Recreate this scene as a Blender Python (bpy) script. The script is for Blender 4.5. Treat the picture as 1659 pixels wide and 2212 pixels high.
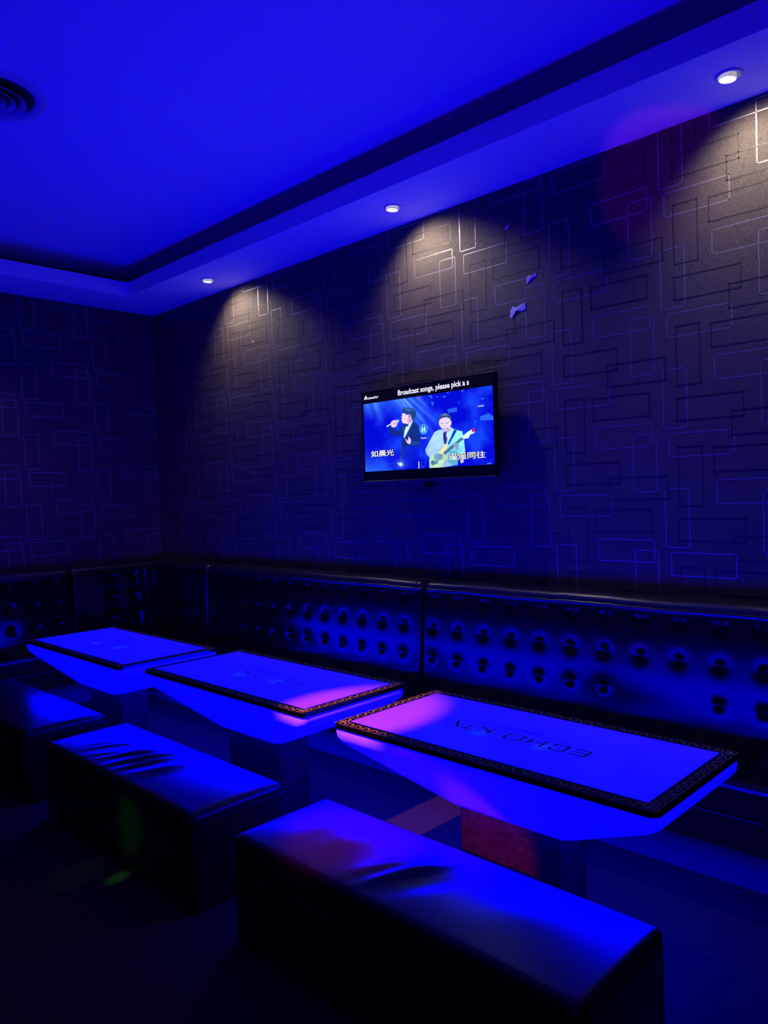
import bpy, bmesh, math, random
import numpy as np
from mathutils import Vector, Matrix
PI = math.pi
random.seed(4)
for o in list(bpy.data.objects): bpy.data.objects.remove(o)
SC = bpy.context.scene; COL = SC.collection

# ---------------------------------------------------------------- camera
F_PX, YAW, PITCH, ROLL = 1648.26, 0.773247, -0.024576, 0.031172
cam_d = bpy.data.cameras.new('camera'); cam = bpy.data.objects.new('camera', cam_d); COL.objects.link(cam)
fw = Vector((-math.sin(YAW)*math.cos(PITCH), math.cos(YAW)*math.cos(PITCH), math.sin(PITCH)))
rt = Vector((math.cos(YAW), math.sin(YAW), 0)); dn = -rt.cross(fw)
r2 = rt*math.cos(ROLL) + dn*math.sin(ROLL); d2 = -rt*math.sin(ROLL) + dn*math.cos(ROLL)
m = Matrix((r2, -d2, -fw)).transposed().to_4x4(); m.translation = Vector((6.04, -3.4, 1.45))
cam.matrix_world = m
cam_d.sensor_fit = 'VERTICAL'; cam_d.sensor_height = 36; cam_d.lens = F_PX/2212*36
cam_d.clip_start = 0.05
SC.camera = cam
# ---------------------------------------------------------------- look
SC.view_settings.view_transform = 'Standard'; SC.view_settings.look = 'None'
SC.view_settings.gamma = 1; SC.view_settings.exposure = 0; SC.view_settings.use_curve_mapping = False
W = bpy.data.worlds.new('world'); SC.world = W; W.use_nodes = True
W.node_tree.nodes['Background'].inputs[0].default_value = (0, 0, 0, 1)
W.node_tree.nodes['Background'].inputs[1].default_value = 0
TABLE_GLOW = 18.0
# ---------------------------------------------------------------- lights of the room, plus one added blue fill
def spot(name, loc, target, col, watt, deg, blend=.15, radius=.03):
    l = bpy.data.lights.new(name, 'SPOT'); l.energy = watt; l.color = col; l.spot_size = math.radians(deg)
    l.spot_blend = blend; l.shadow_soft_size = radius
    o = bpy.data.objects.new(name, l); COL.objects.link(o); o.location = loc
    o.rotation_euler = (Vector(target)-Vector(loc)).to_track_quat('-Z', 'Y').to_euler(); return o
DLX = (1.25, 3.11, 4.93, 6.78)
for x in DLX:
    spot('downlight_beam', (x, -.245, 3.012), (x+.12, .22, 2.3), (1, .84, .60), 24, 120, 1.0, .022)
spot('downlight_beam', (.245, -2.15, 3.012), (-.05, -1.95, 2.3), (1, .84, .60), 14, 90, 1.0, .022)
# coloured party light hanging behind the viewer
PL = (4.15, -4.6, 2.1)
spot('party_beam', (3.95, -3.0, 2.95), (3.86, -1.38, .6), (1, .20, .085), 640, 14.6, .6, .015)
spot('party_beam', (4.6, -2.7, 2.95), (4.26, -1.74, .36), (1, .02, .16), 850, 12.4, 1.0, .02)
spot('party_beam', PL, (4.48, -1.31, .23), (1, .05, .015), 320, 5.6, .6, .02)
spot('party_beam', (5.2, -3.9, .7), (4.54, 0, 2.845), (1, .05, .5), 75, 8.4, .35, .02)
spot('party_wash', PL, (3.6, -2.75, 0), (1, .08, .30), 14, 34, 1.0, .05)
spot('party_wash', PL, (0, -.45, 1.5), (1, .12, .30), 30, 24, 1.0, .05)
spot('party_beam', PL, (3.27, -2.03, .20), (.10, 1, .03), 300, 4.4, 1.0, .02)
spot('party_beam', PL, (3.10, -2.17, 0), (.10, 1, .05), 60, 4, 1, .02)
spot('party_beam', PL, (3.24, -2.065, 0), (.12, 1, .03), 520, 1.1, .3, .02)
def area(name, loc, target, col, watt, sx, sy):
    l = bpy.data.lights.new(name, 'AREA'); l.energy = watt; l.color = col; l.shape = 'RECTANGLE'; l.size = sx; l.size_y = sy
    o = bpy.data.objects.new(name, l); COL.objects.link(o); o.location = loc
    o.rotation_euler = (Vector(target)-Vector(loc)).to_track_quat('-Z', 'Y').to_euler(); return o
area('blue_fill', (6.6, -6.2, 1.1), (3, -1, 2.6), (.05, .004, 1), 15, 1.4, .8)  # unseen area lamp, added as fill for the shaded ceiling edge

# ---------------------------------------------------------------- materials
def mat(name, col=(.5,.5,.5), rough=.5, metal=0, emit=None, strength=0, spec=.5, bump=None):
    M = bpy.data.materials.new(name); M.use_nodes = True; n = M.node_tree.nodes; b = n['Principled BSDF']
    b.inputs['Base Color'].default_value = (*col, 1); b.inputs['Roughness'].default_value = rough
    b.inputs['Metallic'].default_value = metal; b.inputs['Specular IOR Level'].default_value = spec
    if emit: b.inputs['Emission Color'].default_value = (*emit, 1); b.inputs['Emission Strength'].default_value = strength
    if bump:
        L = M.node_tree.links; tc = n.new('ShaderNodeTexCoord'); tx = n.new('ShaderNodeTexNoise'); bp = n.new('ShaderNodeBump')
        tx.inputs['Scale'].default_value = bump[0]; tx.inputs['Detail'].default_value = 4
        bp.inputs['Strength'].default_value = bump[1]; bp.inputs['Distance'].default_value = bump[2]
        L.new(tc.outputs['Object'], tx.inputs['Vector']); L.new(tx.outputs['Fac'], bp.inputs['Height']); L.new(bp.outputs['Normal'], b.inputs['Normal'])
    return M
def noise_mix(M, c1, c2, scale, lo=.4, hi=.6):
    n = M.node_tree.nodes; L = M.node_tree.links; tc = n.new('ShaderNodeTexCoord'); tx = n.new('ShaderNodeTexNoise')
    tx.inputs['Scale'].default_value = scale; tx.inputs['Detail'].default_value = 6
    cr = n.new('ShaderNodeValToRGB'); cr.color_ramp.elements[0].position = lo; cr.color_ramp.elements[1].position = hi
    cr.color_ramp.elements[0].color = (*c1, 1); cr.color_ramp.elements[1].color = (*c2, 1)
    L.new(tc.outputs['Object'], tx.inputs['Vector']); L.new(tx.outputs['Fac'], cr.inputs[0]); L.new(cr.outputs[0], n['Principled BSDF'].inputs['Base Color'])
M_ceil = mat('white_paint', (.86,.86,.86), .7)
M_carpet = mat('carpet', (.05,.045,.05), .95, spec=.1, bump=(420, .9, .004)); noise_mix(M_carpet, (.018,.015,.016), (.045,.038,.036), 160)
M_plinth = mat('plinth_laminate', (.10,.10,.11), .6)
M_leather = mat('black_leatherette', (.005,.005,.005), .17, spec=.32, bump=(260, .06, .002))
M_leather2 = mat('bench_leatherette', (.012,.009,.010), .28, spec=.33, bump=(240, .10, .002))
M_roll = mat('black_leatherette_roll', (.014,.013,.013), .30, spec=.8, bump=(200, .08, .002))
M_button = mat('black_button', (.012,.012,.012), .2)
M_black = mat('black_glass', (.004,.004,.005), .12)
M_ped = mat('pedestal_lacquer', (.05,.035,.03), .3, bump=(60, .25, .003)); noise_mix(M_ped, (.045,.022,.014), (.11,.06,.04), 38, .35, .8)
M_scroll = mat('bronze_scroll', (.90,.76,.46), .45, metal=.1)
M_ink = mat('dark_engraving', (.02,.02,.06), .4, emit=(.01,.01,1), strength=.05)
M_inkline = mat('engraving_rim', (.25,.25,.4), .4, emit=(.06,.05,1), strength=.3)
M_tv = mat('tv_bezel', (.006,.006,.007), .25)
M_tvlip = mat('tv_chin', (.05,.05,.055), .3)
M_metal = mat('white_trim', (.7,.7,.68), .35)
M_lens = mat('lamp_lens', (1,1,1), .3, emit=(1,.93,.70), strength=14)
M_can = mat('lamp_can', (.75,.74,.70), .4, emit=(1,.95,.75), strength=.35)  # faint emission stands in for lens light falling on the can
M_tape = mat('torn_backing', (.62,.58,.62), .8)
M_vent = mat('vent_white', (.6,.6,.6), .5)
M_ventdark = mat('vent_throat', (.01,.01,.01), .9)
M_line = mat('silver_print', (.32,.28,.30), .40, metal=.55)
M_dline = mat('dark_print', (.030,.023,.024), .55)

# lit acrylic of the tables: two LED hot spots by the lettering
M_lit = mat('lit_acrylic', (.45,.28,.85), .35, emit=(.00005,.00005,1), strength=TABLE_GLOW)
def hot_spots(M):
    n = M.node_tree.nodes; L = M.node_tree.links; tc = n.new('ShaderNodeTexCoord'); last = None
    for (cx, cy) in ((-.125, -.06), (.125, -.045)):
        v = n.new('ShaderNodeVectorMath'); v.operation = 'SUBTRACT'; v.inputs[1].default_value = (cx, cy, .6)
        L.new(tc.outputs['Object'], v.inputs[0]); ln = n.new('ShaderNodeVectorMath'); ln.operation = 'LENGTH'; L.new(v.outputs[0], ln.inputs[0])
        mr = n.new('ShaderNodeMapRange'); mr.interpolation_type = 'SMOOTHERSTEP'
        mr.inputs['From Min'].default_value = 0; mr.inputs['From Max'].default_value = .06; mr.inputs['To Min'].default_value = .0012; mr.inputs['To Max'].default_value = .0001
        L.new(ln.outputs['Value'], mr.inputs['Value'])
        if last is None: last = mr.outputs[0]
        else:
            mx = n.new('ShaderNodeMath'); mx.operation = 'MAXIMUM'; L.new(last, mx.inputs[0]); L.new(mr.outputs[0], mx.inputs[1]); last = mx.outputs[0]
    cb = n.new('ShaderNodeCombineColor'); cb.inputs[0].default_value = .00005; cb.inputs[2].default_value = 1; L.new(last, cb.inputs[1])
    L.new(cb.outputs[0], n['Principled BSDF'].inputs['Emission Color'])
M_panel = mat('lit_panel', (.40,.14,.85), .25, emit=(.00005,.00005,1), strength=TABLE_GLOW); hot_spots(M_panel)

# embossed dark wallpaper
M_wall = mat('wallpaper', (.072,.054,.050), .46, spec=.5)
def wallpaper(M):
    n = M.node_tree.nodes; L = M.node_tree.links; b = n['Principled BSDF']; tc = n.new('ShaderNodeTexCoord')
    mp = n.new('ShaderNodeMapping'); mp.inputs['Scale'].default_value = (330, 330, 28); L.new(tc.outputs['Object'], mp.inputs[0])
    a = n.new('ShaderNodeTexNoise'); a.inputs['Scale'].default_value = 1; a.inputs['Detail'].default_value = 2; L.new(mp.outputs[0], a.inputs['Vector'])
    g = n.new('ShaderNodeTexNoise'); g.inputs['Scale'].default_value = 260; g.inputs['Detail'].default_value = 3; L.new(tc.outputs['Object'], g.inputs['Vector'])
    ad = n.new('ShaderNodeMath'); ad.operation = 'ADD'; L.new(a.outputs['Fac'], ad.inputs[0]); L.new(g.outputs['Fac'], ad.inputs[1])
    bp = n.new('ShaderNodeBump'); bp.inputs['Strength'].default_value = 1; bp.inputs['Distance'].default_value = .0034
    L.new(ad.outputs[0], bp.inputs['Height']); L.new(bp.outputs['Normal'], b.inputs['Normal'])
wallpaper(M_wall)

# ---------------------------------------------------------------- helpers
def obj(name, bm, m_, parent=None, smooth=False):
    me = bpy.data.meshes.new(name); bmesh.ops.recalc_face_normals(bm, faces=bm.faces) if smooth != 'keep' else None
    bm.to_mesh(me); bm.free()
    for mm in (m_ if isinstance(m_, (list, tuple)) else [m_]): me.materials.append(mm)
    if smooth: me.shade_smooth()
    o = bpy.data.objects.new(name, me); COL.objects.link(o); o.parent = parent; return o
def thing(name, label, cat, loc=(0,0,0), group=None, rz=0):
    o = bpy.data.objects.new(name, None); COL.objects.link(o); o.location = loc; o.rotation_euler = (0,0,rz)
    o['label'] = label; o['category'] = cat
    if group: o['group'] = group
    return o
def tag(o, label, cat, group=None):
    o['label'] = label; o['category'] = cat
    if group: o['group'] = group
    return o
def struct(name, bm, m_):
    o = obj(name, bm, m_); o['kind'] = 'structure'; return o
def add_box(bm, a, b, mi=0):
    vs = [bm.verts.new((x,y,z)) for x in (a[0],b[0]) for y in (a[1],b[1]) for z in (a[2],b[2])]
    for f in ((0,1,3,2),(4,6,7,5),(0,4,5,1),(2,3,7,6),(0,2,6,4),(1,5,7,3)):
        fc = bm.faces.new([vs[i] for i in f]); fc.material_index = mi
def axis_pts(a, b, r, step):
    t = [r*(1-math.tan(k*PI/16)) for k in range(4, -1, -1)]       # 0 .. r
    n = max(1, int(round((b-a-2*r)/step)))
    mid = [a+r+(b-a-2*r)*i/n for i in range(1, n)]
    return [a+s for s in t] + mid + [b-s for s in reversed(t)]
def rbox(bm, a, b, r, step=.1, disp=None):
    """box a..b with rounded edges of radius r, dense enough to be shaped by disp"""
    P = [axis_pts(a[i], b[i], r, step if not isinstance(step,(tuple,list)) else step[i]) for i in range(3)]
    N = [len(p) for p in P]; V = {}
    def vert(i, j, k):
        key = (i,j,k)
        if key not in V:
            p = Vector((P[0][i], P[1][j], P[2][k]))
            q = Vector([min(max(p[c], a[c]+r), b[c]-r) for c in range(3)]); d = p-q
            if d.length > 1e-9: p = q+d.normalized()*r
            if disp: p = p+Vector(disp(p.x, p.y, p.z))
            V[key] = bm.verts.new(p)
        return V[key]
    for ax in range(3):
        u, v = [c for c in range(3) if c != ax]
        for side in (0, N[ax]-1):
            for i in range(N[u]-1):
                for j in range(N[v]-1):
                    q = []
                    for (di, dj) in ((0,0),(1,0),(1,1),(0,1)):
                        idx = [0,0,0]; idx[ax] = side; idx[u] = i+di; idx[v] = j+dj; q.append(vert(*idx))
                    bm.faces.new(q)
def rrect(x0, x1, y0, y1, r, z, seg=6):
    out = []
    for (cx, cy, a0) in ((x1-r, y1-r, 0), (x0+r, y1-r, PI/2), (x0+r, y0+r, PI), (x1-r, y0+r, 1.5*PI)):
        for k in range(seg+1):
            a = a0+PI/2*k/seg; out.append((cx+r*math.cos(a), cy+r*math.sin(a), z))
    return out
def loft(bm, rings, cap=True):
    R = [[bm.verts.new(p) for p in ring] for ring in rings]; n = len(R[0])
    for a, b in zip(R, R[1:]):
        for i in range(n): bm.faces.new((a[i], a[(i+1)%n], b[(i+1)%n], b[i]))
    if cap: bm.faces.new(R[0]); bm.faces.new(R[-1])
def lathe(bm, prof, seg=32, c=(0,0,0)):
    rings = [[bm.verts.new((c[0]+r*math.cos(2*PI*k/seg), c[1]+r*math.sin(2*PI*k/seg), c[2]+z)) for k in range(seg)] for r, z in prof]
    for a, b in zip(rings, rings[1:]):
        for i in range(seg): bm.faces.new((a[i], a[(i+1)%seg], b[(i+1)%seg], b[i]))
    return rings
def ribbon(bm, pts, w, z, mi=0, th=.0006):
    """flat strip of width w along 2D points, at height z"""
    n = len(pts); L_ = []
    for i, p in enumerate(pts):
        q0 = Vector(pts[max(0, i-1)]); q1 = Vector(pts[min(n-1, i+1)]); d = (q1-q0)
        d = d.normalized() if d.length > 1e-9 else Vector((1,0)); nn = Vector((-d.y, d.x))*w/2
        L_.append((bm.verts.new((p[0]+nn.x, p[1]+nn.y, z)), bm.verts.new((p[0]-nn.x, p[1]-nn.y, z))))
    for a, b in zip(L_, L_[1:]):
        f = bm.faces.new((a[0], a[1], b[1], b[0])); f.material_index = mi

# ================================================================= ROOM
XR, YF, H, HC, LIP = 9.0, -6.6, 3.045, 3.31, 3.154
SW = .47
bm = bmesh.new(); add_box(bm, (-.1, YF-.1, -.1), (XR+.1, .1, 0)); struct('floor', bm, M_carpet)
# line pattern of the wallpaper: overlapping printed rectangle outlines, brick repeat .573 x .54
LIGHT = [(0, .290, 0, -.109), (.190, .308, -.049, -.320), (.341, .455, .236, -.036), (.364, .655, -.055, -.165)]
DARK = [(.405, .517, -.116, -.386), (.403, .696, .103, -.004), (.640, .931, .026, -.083), (.562, .854, -.126, -.237)]
def pattern(x0, z0, lo, hi):
    out = []
    c0 = int(math.floor((lo-x0)/.573))-2; c1 = int(math.ceil((hi-x0)/.573))+1
    for c in range(c0, c1):
        for k in range(-3, 5):
            ox = x0+c*.573; oz = z0+k*.54+(.27 if c % 2 else 0)
            for kind, S, w in (('l', LIGHT, .0050), ('d', DARK, .0055)):
                for (a, b, t, u) in S:
                    X0, X1, Z1, Z0 = ox+a, ox+b, oz+t, oz+u
                    for seg in ((X0, X1, Z1-w, Z1), (X0, X1, Z0, Z0+w), (X0, X0+w, Z0, Z1), (X1-w, X1, Z0, Z1)):
                        s0, s1, t0, t1 = max(seg[0], lo), min(seg[1], hi), max(seg[2], .5), min(seg[3], H-.002)
                        if s1 > s0 and t1 > t0: out.append((kind, s0, s1, t0, t1))
    return out
bm = bmesh.new(); add_box(bm, (-.1, 0, 0), (XR+.1, .1, HC+.1))
for kind, a, b, c, d in pattern(3.607, 1.466, .002, 7.2):
    h = .0004 if kind == 'l' else .0008
    add_box(bm, (a, -h, c), (b, .001, d), 1 if kind == 'l' else 2)
struct('wall_back', bm, [M_wall, M_line, M_dline])
bm = bmesh.new(); add_box(bm, (-.1, YF, 0), (0, 0, HC+.1))
for kind, a, b, c, d in pattern(-.895, 2.021, -3.2, -.002):
    h = .0004 if kind == 'l' else .0008
    add_box(bm, (-.001, a, c), (h, b, d), 1 if kind == 'l' else 2)
struct('wall_left', bm, [M_wall, M_line, M_dline])
bm = bmesh.new(); add_box(bm, (XR, YF, 0), (XR+.1, 0, HC+.1)); struct('wall_right', bm, M_wall)
bm = bmesh.new(); add_box(bm, (-.1, YF-.1, 0), (XR+.1, YF, HC+.1)); struct('wall_front', bm, M_wall)
bm = bmesh.new(); add_box(bm, (-.1, YF-.1, HC), (XR+.1, .1, HC+.1)); struct('ceiling', bm, M_ceil)
# dropped border of the ceiling with its upstand
bm = bmesh.new()
t = .02
add_box(bm, (0, -SW, H), (XR, 0, H+t)); add_box(bm, (0, YF, H), (XR, YF+SW, H+t))
add_box(bm, (0, YF+SW, H), (SW, -SW, H+t)); add_box(bm, (XR-SW, YF+SW, H), (XR, -SW, H+t))
add_box(bm, (SW-t, -SW, H+t), (XR-SW+t, -SW+t, LIP)); add_box(bm, (SW-t, YF+SW-t, H+t), (XR-SW+t, YF+SW, LIP))
add_box(bm, (SW-t, YF+SW, H+t), (SW, -SW, LIP)); add_box(bm, (XR-SW, YF+SW, H+t), (XR-SW+t, -SW, LIP))
o = struct('ceiling_border', bm, M_ceil)
o.name = 'trim_1'

# ================================================================= TABLES
LET = {  # glyph strokes on a 1 x 1 cell
 'E': [[(1,1),(0,1),(0,0),(1,0)], [(0,.5),(.95,.5)]],
 'C': [[(1,.72),(1,1),(0,1),(0,0),(1,0),(1,.28)]],
 'H': [[(0,0),(0,1)], [(1,0),(1,1)], [(0,.5),(1,.5)]],
 'O': [[(0,0),(0,1),(1,1),(1,0),(0,0)]],
 'K': [[(0,0),(0,1)], [(1,1),(.15,.5),(1,0)]],
 'T': [[(0,1),(1,1)], [(.5,1),(.5,0)]],
 'V': [[(0,1),(.5,0),(1,1)]]}
SPANS = [('E',-.277,-.226), ('C',-.198,-.148), ('H',-.114,-.060), ('O',-.030,.032), ('K',.101,.152), ('T',.168,.226), ('V',.234,.294)]
def stroke_path(bm, P, w, z, mi):
    # each segment a strip, extended half a width so corners close
    for a, b in zip(P, P[1:]):
        a = Vector(a); b = Vector(b); d = (b-a).normalized(); ribbon(bm, [a-d*w*.5, b+d*w*.5], w, z, mi)
def scroll_line(x0, y0, x1, y1, amp, period):
    """running scroll between two points"""
    a = Vector((x0,y0)); b = Vector((x1,y1)); L_ = (b-a).length; d = (b-a)/L_; n = Vector((-d.y, d.x))
    reps = max(1, round(L_/period)); P = []; q = 26
    for i in range(reps*q+1):
        t = i/q*2*PI; s = L_*i/(reps*q)
        s2 = s-period*.16*math.sin(2*t); v = amp*math.sin(t)
        P.append(a+d*s2+n*v)
    return P
def make_table(label, loc, x_half=.63):
    T = thing('glowing_table', label, 'table', loc, 'long glowing tables with black scroll borders')
    yh = .30
    bm = bmesh.new()
    loft(bm, [rrect(-x_half+.006, x_half-.006, -yh+.006, yh-.006, .030, .578), rrect(-x_half+.002, x_half-.002, -yh+.002, yh-.002, .032, .572),
              rrect(-x_half+.004, x_half-.004, -yh+.003, yh-.003, .033, .550), rrect(-x_half+.013, x_half-.013, -yh+.008, yh-.008, .036, .536),
              rrect(-x_half+.040, x_half-.035, -yh+.018, yh-.018, .03, .522),
              rrect(-.205, .315, -.178, .178, .045, .384), rrect(-.185, .295, -.168, .168, .045, .374), rrect(-.15, .26, -.14, .14, .04, .371)])
    obj('tapered_body', bm, M_lit, T, smooth=True)
    bm = bmesh.new()
    loft(bm, [rrect(-x_half+.004, x_half-.004, -yh+.004, yh-.004, .028, .5785), rrect(-x_half, x_half, -yh, yh, .03, .581),
              rrect(-x_half, x_half, -yh, yh, .03, .597), rrect(-x_half+.003, x_half-.003, -yh+.003, yh-.003, .028, .600)])
    obj('black_border', bm, M_black, T)
    ix, iy = x_half-.048, yh-.052
    bm = bmesh.new(); add_box(bm, (-ix, -iy, .5995), (ix, iy, .6008)); obj('lit_panel', bm, M_panel, T)
    # scroll decoration printed on the border
    bm = bmesh.new()
    for off, amp, per, w in ((.026, .0074, .042, .0024), (.0080, .0016, .06, .0016)):
        a, b = x_half-off, yh-off
        for s in ((-a,-b,a,-b), (a,-b,a,b), (a,b,-a,b), (-a,b,-a,-b)):
            ribbon(bm, scroll_line(*s, amp, per), w, .6004)
    for sx in (-1, 1):            # corner knots
        for sy in (-1, 1):
            c = Vector((sx*(x_half-.028), sy*(yh-.028)))
            P = [c+Vector((math.cos(k*.6), math.sin(k*.6)))*(.003+.0009*k) for k in range(14)]
            ribbon(bm, P, .0024, .6006)
            ribbon(bm, [c+Vector((-sx*.045, -sy*.004)), c+Vector((-sx*.02, -sy*.012)), c+Vector((-sx*.012, -sy*.02)), c+Vector((-sx*.004, -sy*.045))], .0022, .6006)
    obj('scroll_border', bm, M_scroll, T, smooth='keep')
    # ECHO KTV, read from the sofa side
    def R2(u, v): return (-u, -v)
    for (ch, u0, u1) in SPANS:
        bm = bmesh.new()
        for path in LET[ch]:
            P = [R2(u0+px*(u1-u0), -.002+py*.052) for px, py in path]
            stroke_path(bm, P, .0130, .6010, 1); stroke_path(bm, P, .0108, .6012, 0)
        obj('engraved_letter', bm, [M_ink, M_inkline], T, smooth='keep')
    bm = bmesh.new()
    def curl(cx, cy, r, a0, turns, sgn=1):
        return [(cx+sgn*math.cos(a0+turns*2*PI*i/24)*r*(1-.7*i/24), cy+math.sin(a0+turns*2*PI*i/24)*r*(1-.7*i/24)) for i in range(25)]
    for sg in (-1, 1):
        c0 = -.012
        ribbon(bm, [(c0+sg*x, .046+.007*math.sin(x*60)-.004*x/.1) for x in [i*.01 for i in range(3, 20)]], .0040, .6012)
        ribbon(bm, curl(c0+sg*.030, .048, .016, .5, 1.2, sg), .0055, .6012)
        ribbon(bm, curl(c0+sg*.062, .052, .012, 3.4, 1.1, sg), .0055, .6012)
        ribbon(bm, curl(c0+sg*.010, .058, .009, 1.4, .9, sg), .0055, .6012)
        ribbon(bm, curl(c0+sg*.100, .040, .006, 0, 1, sg), .0055, .6012)
    obj('engraved_flourish', bm, [M_ink], T, smooth='keep')
    bm = bmesh.new(); rbox(bm, (-.2, -.085, .0), (.2, .085, .38), .004, .2); obj('pedestal', bm, M_ped, T)
    bm = bmesh.new(); rbox(bm, (-.27, -.17, 0), (.27, .17, .012), .003, .3); obj('base_plate', bm, M_black, T)
    return T
make_table('glowing blue table nearest the viewer, pink light on its left end', (4.5325, -1.225, 0))
make_table('middle glowing blue table, pink light on its front corner only', (3.10, -1.225, 0))
make_table('farthest glowing blue table, by the left wall, all blue without pink light', (1.705, -1.280, 0), .622)

# ================================================================= BENCHES
def gauss_ridge(x, y, x0, y0, x1, y1, w, h):
    dx, dy = x1-x0, y1-y0; L2 = dx*dx+dy*dy; t = ((x-x0)*dx+(y-y0)*dy)/L2; tt = min(1, max(0, t))
    d2_ = (x-x0-tt*dx)**2+(y-y0-tt*dy)**2
    return h*math.exp(-d2_/(2*w*w))*math.sin(PI*min(1, max(0.0, .12+tt*.76)))
def make_bench(label, loc, ridges, xh=.635):
    B = thing('bench', label, 'bench', loc, 'low black upholstered benches in front of the tables')
    yh = .205
    bm = bmesh.new(); rbox(bm, (-xh+.0015, -yh+.0015, .0), (xh-.0015, yh-.0015, .318), .018, .2); obj('body', bm, M_leather2, B, smooth=True)
    def disp(x, y, z):
        if z < .33: return (0,0,0)
        e = max(0, 1-(x/xh)**6)*max(0, 1-(y/yh)**2); z_ = .011*e
        for r in ridges: z_ += gauss_ridge(x, y, *r)*min(1, max(0, (.5-abs(y)/yh*.5)*2.2))
        return (0, 0, z_)
    bm = bmesh.new(); rbox(bm, (-xh, -yh, .270), (xh, yh, .356), .026, (.010, .010, .02), disp); obj('seat_pad', bm, M_leather2, B, smooth=True)
    bm = bmesh.new()
    for z in (.314, ):
        ring = rrect(-xh-.001, xh+.001, -yh-.001, yh+.001, .024, z)
        pts = [Vector(p) for p in ring]; n = len(pts)
        rings = []
        for i, p in enumerate(pts):
            nrm = Vector((p.x-max(-xh+.024, min(xh-.024, p.x)), p.y-max(-yh+.024, min(yh-.024, p.y)), 0)).normalized()
            rings.append([bm.verts.new(p+nrm*(.0025*math.cos(a)-.001)+Vector((0,0,.0025*math.sin(a)))) for a in [2*PI*k/8 for k in range(8)]])
        for i in range(n):
            a, b = rings[i], rings[(i+1) % n]
            for k in range(8): bm.faces.new((a[k], a[(k+1)%8], b[(k+1)%8], b[k]))
    obj('piping', bm, M_leather, B, smooth=True)
    return B
make_bench('black leatherette bench nearest the viewer, purple light on its left end', (4.58, -1.805, 0),
    [(-.10,-.19,.06,.10,.016,.016), (-.17,-.17,-.04,.04,.022,.008), (-.02,-.19,.12,.04,.024,-.006), (-.34,-.12,-.24,.12,.05,.006), (-.46,-.14,-.40,.1,.05,.005), (.3,-.1,.45,.1,.07,.004)])
make_bench('middle black bench with wrinkled seat and green light on its front', (3.095, -1.82, 0),
    [(-.40,-.19,-.24,.05,.011,.005), (-.31,-.20,-.10,.03,.012,.007), (-.22,-.20,-.06,.08,.014,.008), (-.12,-.21,.05,.12,.014,.014), (-.03,-.21,.07,.05,.013,.011), (.05,-.21,.20,.07,.018,.008),
     (.10,-.19,.2,.0,.02,.005), (-.44,-.18,-.32,.02,.012,.004)], .62)
make_bench('farthest black bench by the left wall, half cut off by the photo edge', (1.605, -1.825, 0), [(-.2,-.18,-.1,.05,.02,.004)], .635)

# ================================================================= SOFAS
BT, SD, TOPZ = .20, .73, .955
def button_disp(btns, y_face):
    def disp(x, y, z):
        if y > y_face+.06: return (0,0,0)
        p = (z-.62)*.085*min(1, max(0, (y_face+.06-y)/.05))
        if y > y_face+.03: return (0,p,0)
        for bx, bz in btns:
            d = (x-bx)**2+(z-bz)**2
            if d < .012: p += .013*math.exp(-d/(2*.012**2))+.004*math.exp(-d/(2*.026**2))
        return (0, p, 0)
    return disp
def sofa_unit(label, x0, x1, btns, loc, rz, seat_far=None, face_only=False):
    """straight run: local x along the wall, wall at y=0, front towards -y"""
    S = thing('booth_sofa', label, 'sofa', loc, 'tufted black booth sofa sections along the walls', rz)
    g = .004
    bm = bmesh.new(); rbox(bm, (x0+g, -BT, .40), (x1-g, -.004, .90), .018, (.0115, .05, .0115), button_disp(btns, -BT)); obj('backrest', bm, M_leather, S, smooth=True)
    bm = bmesh.new(); rbox(bm, (x0+g, -BT+.010, .868), (x1-g, -.004, TOPZ-.008), .042, (.08, .03, .03), lambda x,y,z: (0,0,.0022*math.sin(x*9+1.3)+.0012*math.sin(x*31))); obj('top_roll', bm, M_roll, S, smooth=True)
    bm = bmesh.new(); rbox(bm, (x0+g, -SD, .29), (x1-g, -BT+.01, .424), .03, (.05, .03, .03), lambda x,y,z: (0, 0, (.008*math.sin(PI*min(1,max(0,(-y-BT)/(SD-BT)))) + .002*math.sin(x*13+y*7)) if z > .35 else 0)); obj('seat_cushion', bm, M_leather, S, smooth=True)
    bm = bmesh.new(); rbox(bm, (x0+g, -SD+.012, .18), (x1-g, -.01, .30), .008, .4); obj('front_panel', bm, M_leather, S)
    bm = bmesh.new(); add_box(bm, (x0+.0, -.60, 0), (x1-.0, -.02, .182)); obj('plinth', bm, M_plinth, S)
    for bx, bz in btns:
        bm = bmesh.new(); lathe(bm, [(.0002, .0065), (.004, .0058), (.0075, .003), (.009, -.001), (.009, -.006)], 12)
        bmesh.ops.transform(bm, matrix=Matrix.Translation((bx, -BT+.0155+(bz-.62)*.085, bz)) @ Matrix.Rotation(PI/2, 4, 'X'), verts=bm.verts)
        obj('button', bm, M_button, S, smooth=True)
    return S
rows = (.857, .690, .529)
b2 = [(3.262+.1735*k, z) for z in rows for k in range(12) if not (z == .529 and k in (7, 8))]
b1 = [(3.045-.1735*k, z) for z in rows for k in range(12)]
sofa_unit('black tufted sofa section right of the long seam, two buttons missing in its bottom row', 3.185, 5.32, b2, (0,0,0), 0)
sofa_unit('black tufted sofa section left of the long seam, behind the middle table', 1.0, 3.175, b1, (0,0,0), 0)
b3 = [(-2.30+.1735*k, z) for z in rows for k in range(9) if -2.30+.1735*k > -2.9]
b3 = [(1.00+.172*k, z) for z in rows for k in range(9)]
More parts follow.
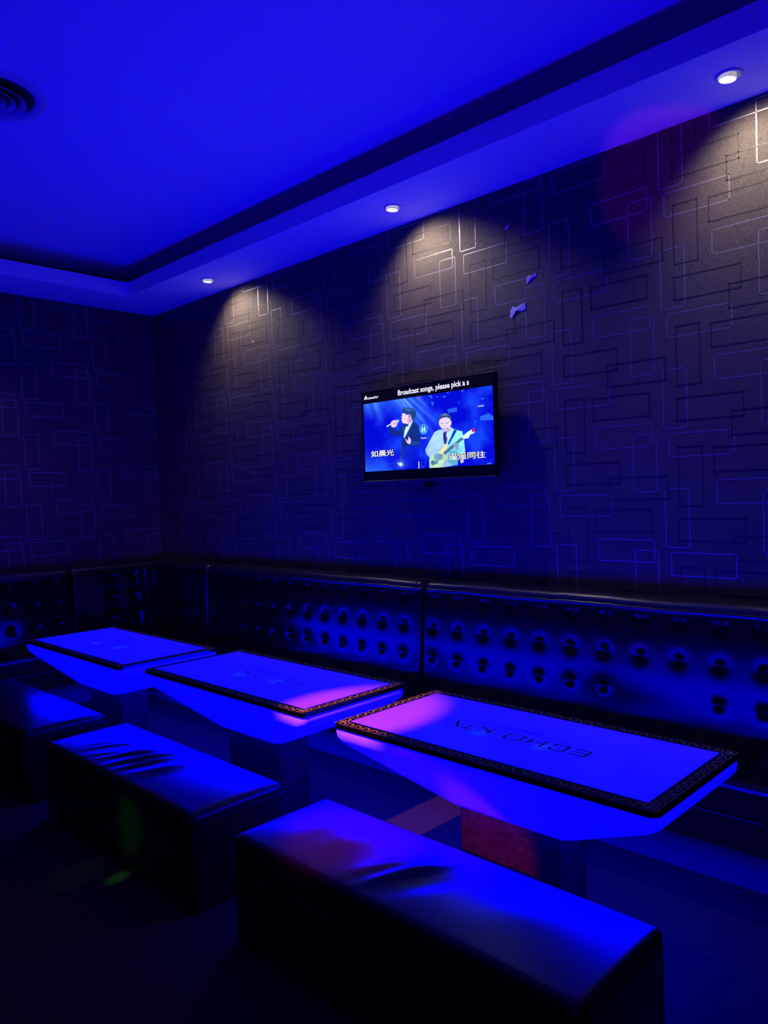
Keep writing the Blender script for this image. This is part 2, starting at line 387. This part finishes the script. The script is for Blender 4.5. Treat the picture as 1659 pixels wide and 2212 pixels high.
# left wall run: local x = distance from the corner, turned so the back stands on wall_left
def left_map():  # local (x, y) -> world (-y, -?)
    return PI/2
sofa_unit('black tufted sofa section on the left wall, cut off by the photo edge', -2.95, -.885, [(-b, z) for b, z in b3 if b < 2.9], (0,0,0), PI/2)
# corner section
S = thing('booth_sofa', 'black corner sofa section with wrinkled back, filling the corner behind the farthest table', 'sofa', (0,0,0), 'tufted black booth sofa sections along the walls')
cb = [(-.565, .529), (-.357, .529), (-.57, .857), (-.38, .857), (-.565, .69), (-.38, .69)]
def crinkle(x, y, z):
    if x < .17: return (0,0,0)
    p = 0
    for by, bz in cb:
        d = (y-by)**2+(z-bz)**2; p += .016*math.exp(-d/(2*.015**2))+.009*math.exp(-d/(2*.035**2)) if d < .012 else 0
    p += .006*math.sin(y*85+math.sin(z*9)*1.5)*max(0, 1-((y+.30)/.16)**2)
    return (-p, 0, 0)
def crinkle2(x, y, z):
    if y > -.17: return (0,0,0)
    return (0, .006*math.sin(x*60+math.sin(z*11)*2)*max(0, 1-((x-.45)/.3)**2), 0)
bm = bmesh.new(); rbox(bm, (.004, -.877, .40), (.20, -.004, .90), .018, (.05, .0115, .0115), crinkle); obj('backrest', bm, M_leather, S, smooth=True)
bm = bmesh.new(); rbox(bm, (.196, -.20, .40), (.994, -.004, .90), .018, (.0125, .05, .015), crinkle2); obj('backrest', bm, M_leather, S, smooth=True)
bm = bmesh.new(); rbox(bm, (.004, -.877, .868), (.190, -.004, TOPZ-.008), .042, (.03, .08, .03)); obj('top_roll', bm, M_roll, S, smooth=True)
bm = bmesh.new(); rbox(bm, (.15, -.190, .868), (.994, -.004, TOPZ-.008), .042, (.08, .03, .03)); obj('top_roll', bm, M_roll, S, smooth=True)
bm = bmesh.new(); rbox(bm, (.19, -.877, .29), (.994, -.19, .424), .03, .06, lambda x,y,z: (0,0,.004*math.sin(x*9+y*8) if z > .35 else 0)); obj('seat_cushion', bm, M_leather, S, smooth=True)
bm = bmesh.new(); rbox(bm, (.01, -.877, .18), (.994, -.01, .30), .008, .4); obj('front_panel', bm, M_leather, S)
bm = bmesh.new(); add_box(bm, (.02, -.60, 0), (1.0, -.02, .182)); add_box(bm, (.02, -.885, 0), (.6, -.60, .182)); obj('plinth', bm, M_plinth, S)
for by, bz in cb[:4]:
    bm = bmesh.new(); lathe(bm, [(.0002, .0065), (.004, .0058), (.0075, .003), (.009, -.001), (.009, -.006)], 12)
    bmesh.ops.transform(bm, matrix=Matrix.Translation((.1765, by, bz)) @ Matrix.Rotation(PI/2, 4, 'Y'), verts=bm.verts)
    obj('button', bm, M_button, S, smooth=True)

# ================================================================= TELEVISION
TX0, TX1, TZ0, TZ1, TY = 2.632, 3.646, 1.512, 2.078, -.082
TV = thing('television', 'flat television on the patterned wall showing two men performing a karaoke song', 'television', (0, 0, 0))
bm = bmesh.new(); rbox(bm, (TX0, TY+.0015, TZ0+.012), (TX1, TY+.034, TZ1), .004, .5); rbox(bm, (TX0+.12, TY+.03, TZ0+.05), (TX1-.12, TY+.055, TZ1-.12), .008, .5)
obj('bezel', bm, M_tv, TV)
bm = bmesh.new(); rbox(bm, (TX0, TY-.004, TZ0), (TX1, TY+.032, TZ0+.016), .004, .5); obj('chin_bar', bm, M_tvlip, TV)
bm = bmesh.new(); add_box(bm, (3.04, TY+.05, TZ0+.05), (3.24, -.004, TZ0+.33)); add_box(bm, (3.105, -.05, TZ0-.035), (3.135, -.012, TZ0+.1)); obj('wall_bracket', bm, M_tv, TV)
# picture coordinates (a reference frame seen at an angle) -> screen plane
def homog(src, dst):
    A = []; B = []
    for (x, y), (u, v) in zip(src, dst):
        A += [[x, y, 1, 0, 0, 0, -u*x, -u*y], [0, 0, 0, x, y, 1, -v*x, -v*y]]; B += [u, v]
    h = np.linalg.solve(np.array(A, float), np.array(B, float)); return np.append(h, 1).reshape(3, 3)
HG = homog([(107,335), (1510,115), (1507,1245), (130,1290)], [(TX0,TZ1), (TX1,TZ1), (TX1,TZ0), (TX0,TZ0)])
def scr(u, v):
    p = HG @ np.array([u, v, 1.0]); return p[0]/p[2], p[1]/p[2]
sx0 = scr(134, 500)[0]; sx1 = scr(1489, 700)[0]; sz0 = scr(148, 1166)[1]; sz1 = TZ1-.012
zb = .5*(scr(134, 452)[1]+scr(1489, 280)[1])      # top of the moving picture, below the black banner
NX, NY = 440, 250
gx = np.linspace(sx0, sx1, NX); gz = np.linspace(sz0, sz1, NY); GX, GZ = np.meshgrid(gx, gz)
IH = np.linalg.inv(HG); q = np.stack([GX, GZ, np.ones_like(GX)], -1) @ IH.T
U = q[..., 0]/q[..., 2]; V = q[..., 1]/q[..., 2]
rng = np.random.RandomState(3)
def fbm(sc, seed):
    r = np.random.RandomState(seed); out = np.zeros_like(U); amp = 1
    for o_ in range(4):
        g = r.rand(64, 64); x = (GX-sx0)*sc*2**o_ % 62; z = (GZ-sz0)*sc*2**o_ % 62
        xi = x.astype(int); zi = z.astype(int); fx = x-xi; fz = z-zi; fx = fx*fx*(3-2*fx); fz = fz*fz*(3-2*fz)
        out += amp*((g[zi,xi]*(1-fx)+g[zi,xi+1]*fx)*(1-fz)+(g[zi+1,xi]*(1-fx)+g[zi+1,xi+1]*fx)*fz); amp *= .5
    return out/1.875
IMG = np.zeros((NY, NX, 3))
n1 = fbm(7, 1); n2 = fbm(12, 2)
base = np.array([18, 60, 225])/255.; dark = np.array([2, 8, 195])/255.; lite = np.array([60, 140, 235])/255.
k = np.clip((n1-.38)*3.2, 0, 1)[..., None]
IMG[:] = dark*(1-k)+base*k
k = (np.clip(1-((U-150)/420), 0, 1)*np.clip((V-900)/300, 0, 1)*.7)[..., None]; IMG = IMG*(1-k)+lite*k
k = (np.clip((900-U)/700, 0, 1)*np.clip((640-V)/260, 0, 1)*.5)[..., None]; IMG = IMG*(1-k)+lite*k
def beam(x0, y0, x1, y1, w0, w1, s, col=(130, 190, 245)):
    global IMG
    dx, dy = x1-x0, y1-y0; L_ = math.hypot(dx, dy); t = ((U-x0)*dx+(V-y0)*dy)/L_**2; d = np.abs((U-x0)*dy-(V-y0)*dx)/L_
    w = w0+(w1-w0)*np.clip(t, 0, 1); kk = (np.exp(-(d/w)**2)*np.clip(1-t, 0, 1)*(t > -.05)*s)[..., None]
    IMG = IMG*(1-kk)+np.array(col)/255.*kk
for a in ((560,405,900,820,14,26,.75), (520,400,800,800,10,22,.5), (620,400,1000,760,12,30,.45), (250,430,330,700,25,50,.45), (170,430,210,640,18,40,.35), (480,400,620,600,30,60,.4), (700,390,850,560,12,30,.4)): beam(*a)
def poly(P, col, soft=0, a=1.0, shade=None):
    global IMG
    P = np.array(P, float); ins = np.zeros(U.shape, float)
    for (ox, oy) in ((-1.1,-1.1), (1.1,-1.1), (-1.1,1.1), (1.1,1.1)):
        u = U+ox; v = V+oy; c = np.zeros(U.shape, bool)
        for i in range(len(P)):
            x0, y0 = P[i]; x1, y1 = P[(i+1) % len(P)]
            cond = ((y0 > v) != (y1 > v)) & (u < (x1-x0)*(v-y0)/(y1-y0+1e-12)+x0); c ^= cond
        ins += c*.25
    kk = (ins*a)[..., None]; cc = np.array(col)/255.
    if shade is not None: cc = cc*shade[..., None]
    IMG = IMG*(1-kk)+cc*kk
def ell(cx, cy, rx, ry, col, a=1.0, rot=0):
    t = np.linspace(0, 2*PI, 28, endpoint=False)
    poly([(cx+rx*math.cos(s)*math.cos(rot)-ry*math.sin(s)*math.sin(rot), cy+rx*math.cos(s)*math.sin(rot)+ry*math.sin(s)*math.cos(rot)) for s in t], col, a=a)
def glow(cx, cy, r, col, a=1.0):
    global IMG
    kk = (np.exp(-((U-cx)**2+(V-cy)**2)/(r*r))*a)[..., None]; IMG = IMG*(1-kk)+np.array(col)/255.*kk
def line(P, w, col, a=1.0):
    for (x0, y0), (x1, y1) in zip(P, P[1:]):
        L_ = math.hypot(x1-x0, y1-y0)+1e-9; nx, ny = -(y1-y0)/L_*w/2, (x1-x0)/L_*w/2
        poly([(x0+nx, y0+ny), (x1+nx, y1+ny), (x1-nx, y1-ny), (x0-nx, y0-ny)], col, a=a)
# stage fragments behind
for P in ([(1010,520),(1110,500),(1110,545),(1015,560)], [(1000,335),(1030,340),(1020,355)], [(810,370),(850,372),(858,408),(840,400)], [(890,378),(930,385),(900,392)], [(840,430),(870,440),(862,490),(845,470)], [(950,385),(1000,372),(985,398)], [(1290,645),(1302,645),(1302,668),(1290,668)], [(1350,600),(1440,565),(1488,600),(1488,640),(1350,640)], [(1330,400),(1400,410),(1390,425)], [(1160,315),(1190,312),(1170,350)], [(1125,440),(1140,445),(1130,475)]):
    poly(P, (60,150,235), a=.55)
glow(720, 390, 26, (120,60,210), .6)
sh = 1.02+.5*(n2-.5)
# singer
suit = (14, 42, 118)
poly([(408,690),(440,690),(470,760),(530,690),(575,672),(650,640),(705,690),(722,800),(715,900),(690,912),(640,900),(560,905),(530,1120),(515,1120),(525,900),(540,820),(530,780),(470,800),(418,780),(402,740)], suit, shade=sh)
poly([(560,905),(640,900),(690,912),(640,1120),(535,1120)], (8,26,190), a=.75)
poly([(590,660),(648,640),(610,720),(562,815),(548,812),(560,740)], (190,225,250))
poly([(650,640),(664,655),(625,740),(575,820),(560,812),(610,720)], (18,50,130))
poly([(540,680),(565,690),(548,770),(535,740)], (20,60,140))
poly([(552,682),(575,676),(600,672),(598,700),(578,690),(556,700)], (14,30,95))
poly([(538,560),(560,548),(600,560),(640,600),(650,635),(600,672),(570,665),(540,662),(534,640),(528,622),(537,612),(527,600),(536,585)], (225,190,215))
poly([(600,600),(640,600),(650,640),(600,672),(590,650)], (190,150,190))
poly([(538,545),(534,520),(550,504),(600,496),(650,505),(682,535),(685,580),(668,615),(645,640),(634,610),(628,585),(600,572),(578,575),(565,558),(550,560)], (28,60,130))
poly([(560,510),(620,505),(655,530),(600,540)], (60,110,180), a=.6)
ell(613,590,13,20,(205,165,200)); ell(612,588,6,10,(50,40,90))
line([(372,696),(425,668)], 14, (170,210,245)); ell(490,638,17,17,(90,150,215)); ell(490,638,10,12,(150,200,240),.8)
poly([(418,650),(440,632),(470,628),(488,655),(478,690),(450,708),(425,700),(420,675)], (220,190,220))
line([(440,650),(475,660)], 4, (120,90,150)); line([(436,665),(470,675)], 4, (130,95,150))
poly([(558,815),(590,850),(600,800),(622,830),(626,860),(612,885),(585,872)], (215,185,220))
poly([(612,885),(630,850),(715,860),(712,885),(640,900)], (20,60,150), shade=sh)
line([(560,985),(600,920)], 3, (40,90,200), .4)
# guitarist
poly([(955,730),(1030,700),(1080,735),(1160,755),(1175,850),(1185,960),(1165,1005),(1110,1010),(1105,1105),(1050,1112),(950,1130),(810,1133),(812,1020),(780,985),(772,940),(830,830),(870,760),(900,742)], (150,185,225), shade=sh)
poly([(1040,735),(1080,735),(1160,755),(1175,850),(1185,960),(1165,1005),(1110,1010),(1020,1000),(1010,890)], (120,205,225), shade=sh)
poly([(1020,960),(1100,960),(1105,1105),(1050,1110),(1000,1060)], (60,160,190), a=.8)
poly([(955,752),(1002,740),(1035,705),(1045,730),(995,880),(975,880),(960,830)], (190,205,235))
poly([(962,762),(985,756),(1000,765),(990,790),(1002,830),(985,900),(968,880),(958,820)], (38,40,130))
poly([(1075,735),(1105,745),(1020,890),(1005,885)], (14,50,180)); ell(1040,834,10,12,(90,50,130))
poly([(918,640),(930,620),(970,608),(1030,600),(1050,640),(1048,680),(1020,720),(1002,745),(965,735),(935,710),(920,680)], (215,195,225))
poly([(935,700),(965,735),(1002,745),(1030,715),(1035,740),(1000,762),(955,745)], (150,140,195))
poly([(918,655),(916,610),(935,575),(985,558),(1030,572),(1048,605),(1055,660),(1040,655),(1035,620),(1000,602),(950,612),(928,630)], (45,65,120))
poly([(935,580),(985,562),(1025,580),(980,590)], (120,150,190), a=.6)
line([(940,668),(965,672)], 5, (60,50,100)); line([(990,665),(1022,660)], 5, (60,50,100)); line([(978,680),(974,705)], 4, (150,120,170)); line([(960,722),(985,720)], 5, (130,80,120)); ell(1046,655,6,14,(190,160,200))
ell(1003,726,7,6,(20,20,50))
# guitar
poly([(1003,880),(985,885),(930,950),(880,990),(830,1010),(810,1050),(812,1133),(930,1128),(960,1075),(1005,1040),(985,990),(1000,930)], (170,215,170), shade=sh)
poly([(1003,880),(985,885),(930,950),(905,985),(960,990),(995,940)], (215,215,150))
poly([(955,975),(1150,815),(1172,835),(975,1000)], (50,90,130)); 
for i in range(12):
    a = i/12; line([(962+a*196, 972-a*158), (976+a*192, 996-a*160)], 3, (170,220,220), .8)
poly([(1150,815),(1172,835),(1225,825),(1240,790),(1285,775),(1290,745),(1260,735),(1215,760)], (195,225,215))
poly([(1262,722),(1295,722),(1288,755),(1262,768),(1258,745)], (170,30,110))
for i in range(6): ell(1185+i*14, 795-i*10, 4, 5, (240,250,240))
poly([(1065,880),(1100,870),(1125,900),(1120,945),(1095,960),(1070,925)], (130,165,190)); line([(1075,890),(1105,930)], 4, (60,90,130)); line([(1090,880),(1115,915)], 4, (60,90,130))
poly([(862,1000),(900,980),(950,990),(955,1020),(930,1055),(885,1060),(862,1040)], (110,150,180)); line([(900,1000),(945,1010)], 4, (60,100,140)); line([(890,1020),(940,1030)], 4, (60,100,140))
ell(850,1080,22,26,(40,90,130),.8); ell(885,1075,18,20,(60,110,150),.7); ell(930,1070,20,16,(190,225,230),.6)
line([(1110,840),(1160,830)], 3, (40,70,120), .7)
poly([(1125,1055),(1170,1045),(1165,1080),(1140,1088)], (235,225,170), a=.8)
# stage lamps
glow(515,1090,60,(60,110,235),.6); glow(515,1092,20,(255,255,225),1); glow(490,1082,9,(230,240,255),.8); line([(515,1060),(515,1000)], 3, (120,170,240), .5)
t = np.linspace(.2, PI-.3, 20)
line([(440-70*math.cos(s), 1145-45*math.sin(s)) for s in t], 4, (6,12,120), .8)
line([(703,1065),(703,1138)], 8, (225,235,250)); 
t = np.linspace(0, 2*PI, 25); line([(745+28*math.cos(s), 1100+30*math.sin(s)) for s in t], 4, (50,80,220), .8); line([(745+16*math.cos(s), 1100+17*math.sin(s)) for s in t[3:16]], 4, (90,120,240), .8)
line([(1410,1098),(1430,1090),(1450,1095)], 5, (190,210,240), .8)
# pause button
ell(757,727,41,53,(120,190,235),.9); ell(757,727,36,47,(25,110,200),1); ell(757,745,30,26,(60,190,220),.6)
line([(746,702),(746,752)], 9, (240,250,255)); line([(768,700),(768,750)], 9, (240,250,255))
IMG = np.clip(IMG*(1+.10*(rng.rand(NY, NX, 1)-.5)), 0, 1)
# black banner
IMG[GZ > zb] = (.012, .010, .018)
lin = np.where(IMG <= .04045, IMG/12.92, ((IMG+.055)/1.055)**2.4)
me = bpy.data.meshes.new('screen'); vs = [(float(x), TY, float(z)) for z in gz for x in gx]
fs = [(j*NX+i, j*NX+i+1, (j+1)*NX+i+1, (j+1)*NX+i) for j in range(NY-1) for i in range(NX-1)]
me.from_pydata(vs, [], fs)
ca = me.color_attributes.new('picture', 'FLOAT_COLOR', 'POINT')
ca.data.foreach_set('color', np.concatenate([lin, np.ones((NY, NX, 1))], -1).astype(np.float32).ravel())
M_scr = mat('tv_picture', (.01,.01,.01), .15, emit=(1,1,1), strength=1.3)
at = M_scr.node_tree.nodes.new('ShaderNodeAttribute'); at.attribute_name = 'picture'
M_scr.node_tree.links.new(at.outputs['Color'], M_scr.node_tree.nodes['Principled BSDF'].inputs['Emission Color'])
me.materials.append(M_scr); so = bpy.data.objects.new('screen', me); COL.objects.link(so); so.parent = TV
# lettering on the screen
M_w = mat('caption_white', (0,0,0), .5, emit=(.92,.92,1), strength=1.0)
M_pur = mat('caption_lilac', (0,0,0), .5, emit=(.72,.66,1), strength=.9)
M_cap = mat('caption_edge', (0,0,0), .5, emit=(.01,.01,.03), strength=.4)
M_cream = mat('caption_cream', (0,0,0), .5, emit=(1,.93,.85), strength=1.0)
def text(name, s, p0, p1, hgt, m_, bold=0, y=-.0008, sp=1.0, bottom=True):
    cu = bpy.data.curves.new(name, 'FONT'); cu.body = s; cu.size = 1; cu.offset = bold; cu.space_character = sp; cu.resolution_u = 3
    to = bpy.data.objects.new(name, cu); COL.objects.link(to); dg = bpy.context.evaluated_depsgraph_get()
    me = bpy.data.meshes.new_from_object(to.evaluated_get(dg)); bpy.data.objects.remove(to)
    co = np.array([v.co[:] for v in me.vertices]); mn, mx = co.min(0), co.max(0)
    x0, z0 = p0; x1 = p1
    sx = (x1-x0)/(mx[0]-mn[0]); sz = hgt/(mx[1]-mn[1])
    for v in me.vertices: v.co = Vector((x0+(v.co.x-mn[0])*sx, TY+y, z0+(v.co.y-mn[1])*sz))
    me.materials.clear(); me.materials.append(m_)
    o = bpy.data.objects.new(name, me); COL.objects.link(o); o.parent = so; return o
def text_q(name, s, bl, br, tl, m_, bold=0, y=-.0008, sp=1.0):
    a = scr(*bl); b = scr(*br); c = scr(*tl); return text(name, s, a, b[0], c[1]-a[1], m_, bold, y, sp)
text_q('banner_text', 'Broadcast songs, please pick a s', (497,388), (1243,280), (497,313), M_pur, .03, -.0008, 1.0)
text_q('banner_text', 'Broadcast songs, please pick a s', (497,386), (1243,278), (497,315), M_w, .008, -.0012, 1.0)
text_q('logo_text', 'InAndOn', (186,408), (284,398), (186,382), M_w, .03)
text_q('logo_text', '\u00ae', (284,383), (294,380), (284,370), M_w, .02)
bm = bmesh.new()
for P in ([(140,412),(152,412),(163,382),(157,372)], [(157,372),(163,368),(182,405),(172,408)], [(160,392),(170,408),(165,410),(156,400)]):
    q_ = [scr(*p) for p in P]; bm.faces.new([bm.verts.new((x, TY-.0009, z)) for x, z in q_])
obj('logo_mark', bm, M_w, so, smooth='keep')
def cap(s, bl, br, tl):
    text_q('caption_shadow', s, (bl[0]-2, bl[1]+5), (br[0]+6, br[1]+5), (tl[0], tl[1]-1), M_cap, .05, -.0006)
    text_q('caption_text', s, bl, br, tl, M_cream, .012, -.0012)
cap('\u5982\u6668\u5149', (212,1016), (448,1002), (212,950))
cap('\u9065\u9065\u540c\u5f80', (1015,1055), (1396,1040), (1015,985))
text_q('button_text', 'Pause', (732,830), (786,828), (732,812), M_w, .02)
text_q('corner_text', 'PHONE', (1332,500), (1392,496), (1332,484), M_w, .02)

# ================================================================= CEILING FITTINGS
def downlight(x, label):
    D = thing('downlight', label, 'ceiling light', (x, -.25, H), 'recessed downlights in the ceiling border')
    bm = bmesh.new(); lathe(bm, [(.038, .004), (.038, -.004), (.044, -.006), (.052, -.004), (.053, 0)], 36); obj('trim_ring', bm, M_metal, D, smooth=True)
    Mt = Matrix.Translation((-.006, 0, 0)) @ Matrix.Rotation(math.radians(5), 4, 'Y')
    bm = bmesh.new(); lathe(bm, [(.032, .004), (.0335, -.008), (.0335, -.015), (.0318, -.017), (.0300, -.015), (.0275, -.002)], 32)
    bmesh.ops.transform(bm, matrix=Mt, verts=bm.verts); obj('gimbal', bm, M_can, D, smooth=True)
    bm = bmesh.new(); r = lathe(bm, [(.0275, -.0025), (.018, -.004), (.006, -.0045)], 32); bm.faces.new(r[-1])
    bmesh.ops.transform(bm, matrix=Mt, verts=bm.verts); obj('lens', bm, M_lens, D, smooth=True)
    bm = bmesh.new(); rr = lathe(bm, [(.0375, .001), (.036, -.001)], 32); bm.faces.new(rr[0]); obj('recess', bm, M_ventdark, D)
downlight(DLX[0], 'lit recessed downlight nearest the corner of the room')
downlight(DLX[1], 'lit recessed downlight in the ceiling border above the television')
downlight(DLX[2], 'largest and nearest lit recessed downlight, at the upper right')
VT = thing('ceiling_vent', 'round ringed air vent in the blue ceiling, cut off by the left edge', 'vent', (2.36, -2.10, HC))
rr_ = .19
bm = bmesh.new(); lathe(bm, [(.245, 0), (.243, -.004), (.205, -.010), (.188, -.006), (.186, .0)], 48); obj('rim', bm, M_vent, VT, smooth=True)
for (a, b) in ((.150, .118), (.106, .078), (.064, .042)):
    bm = bmesh.new(); lathe(bm, [(a, -.030), (a+.002, -.031), (b, -.003), (b-.002, -.004), (a-.002, -.030), (a, -.030)], 48); obj('cone', bm, M_vent, VT, smooth=True)
bm = bmesh.new(); r = lathe(bm, [(.022, -.026), (.020, -.028), (.004, -.030)], 24); bm.faces.new(r[-1]); obj('hub', bm, M_vent, VT, smooth=True)
bm = bmesh.new(); r = lathe(bm, [(.188, -.001), (.02, -.0012)], 48); bm.faces.new(r[-1]); obj('throat', bm, M_ventdark, VT)

# ================================================================= TORN SCRAPS ON THE WALL
def scrap(P, label):
    cx = sum(p[0] for p in P)/len(P); cz = sum(p[1] for p in P)/len(P); bm = bmesh.new()
    f = [bm.verts.new((x, -.0022, z)) for x, z in P]; c = bm.verts.new((cx, -.006, cz)); g = [bm.verts.new((x, -.0004, z)) for x, z in P]; n = len(P)
    for i in range(n):
        bm.faces.new((f[i], f[(i+1)%n], c)); bm.faces.new((g[i], g[(i+1)%n], f[(i+1)%n], f[i]))
    bm.faces.new(g)
    tag(obj('torn_paper', bm, M_tape), label, 'paper scrap', 'torn scraps on the patterned wall')
scrap([(3.683,2.826),(3.690,2.842),(3.712,2.846),(3.710,2.832),(3.694,2.822)], 'tiny pale scrap stuck highest on the wall, up and right of the television')
scrap([(3.808,2.515),(3.812,2.548),(3.828,2.556),(3.84,2.548),(3.866,2.560),(3.870,2.542),(3.845,2.532),(3.828,2.520),(3.814,2.512)], 'pale torn scrap of paper on the wall, just above the largest scrap')
scrap([(3.700,2.362),(3.706,2.398),(3.722,2.416),(3.740,2.404),(3.768,2.414),(3.800,2.420),(3.798,2.384),(3.775,2.378),(3.745,2.388),(3.722,2.372),(3.712,2.352)], 'largest pale torn scrap on the wall, right above the television')
scrap([(1.418,2.600),(1.424,2.604),(1.438,2.588),(1.432,2.584)], 'small white fleck on the wall under the far downlight')
scrap([(1.418,2.478),(1.424,2.480),(1.425,2.472),(1.419,2.470)], 'tiny white dot on the wall below the small fleck')
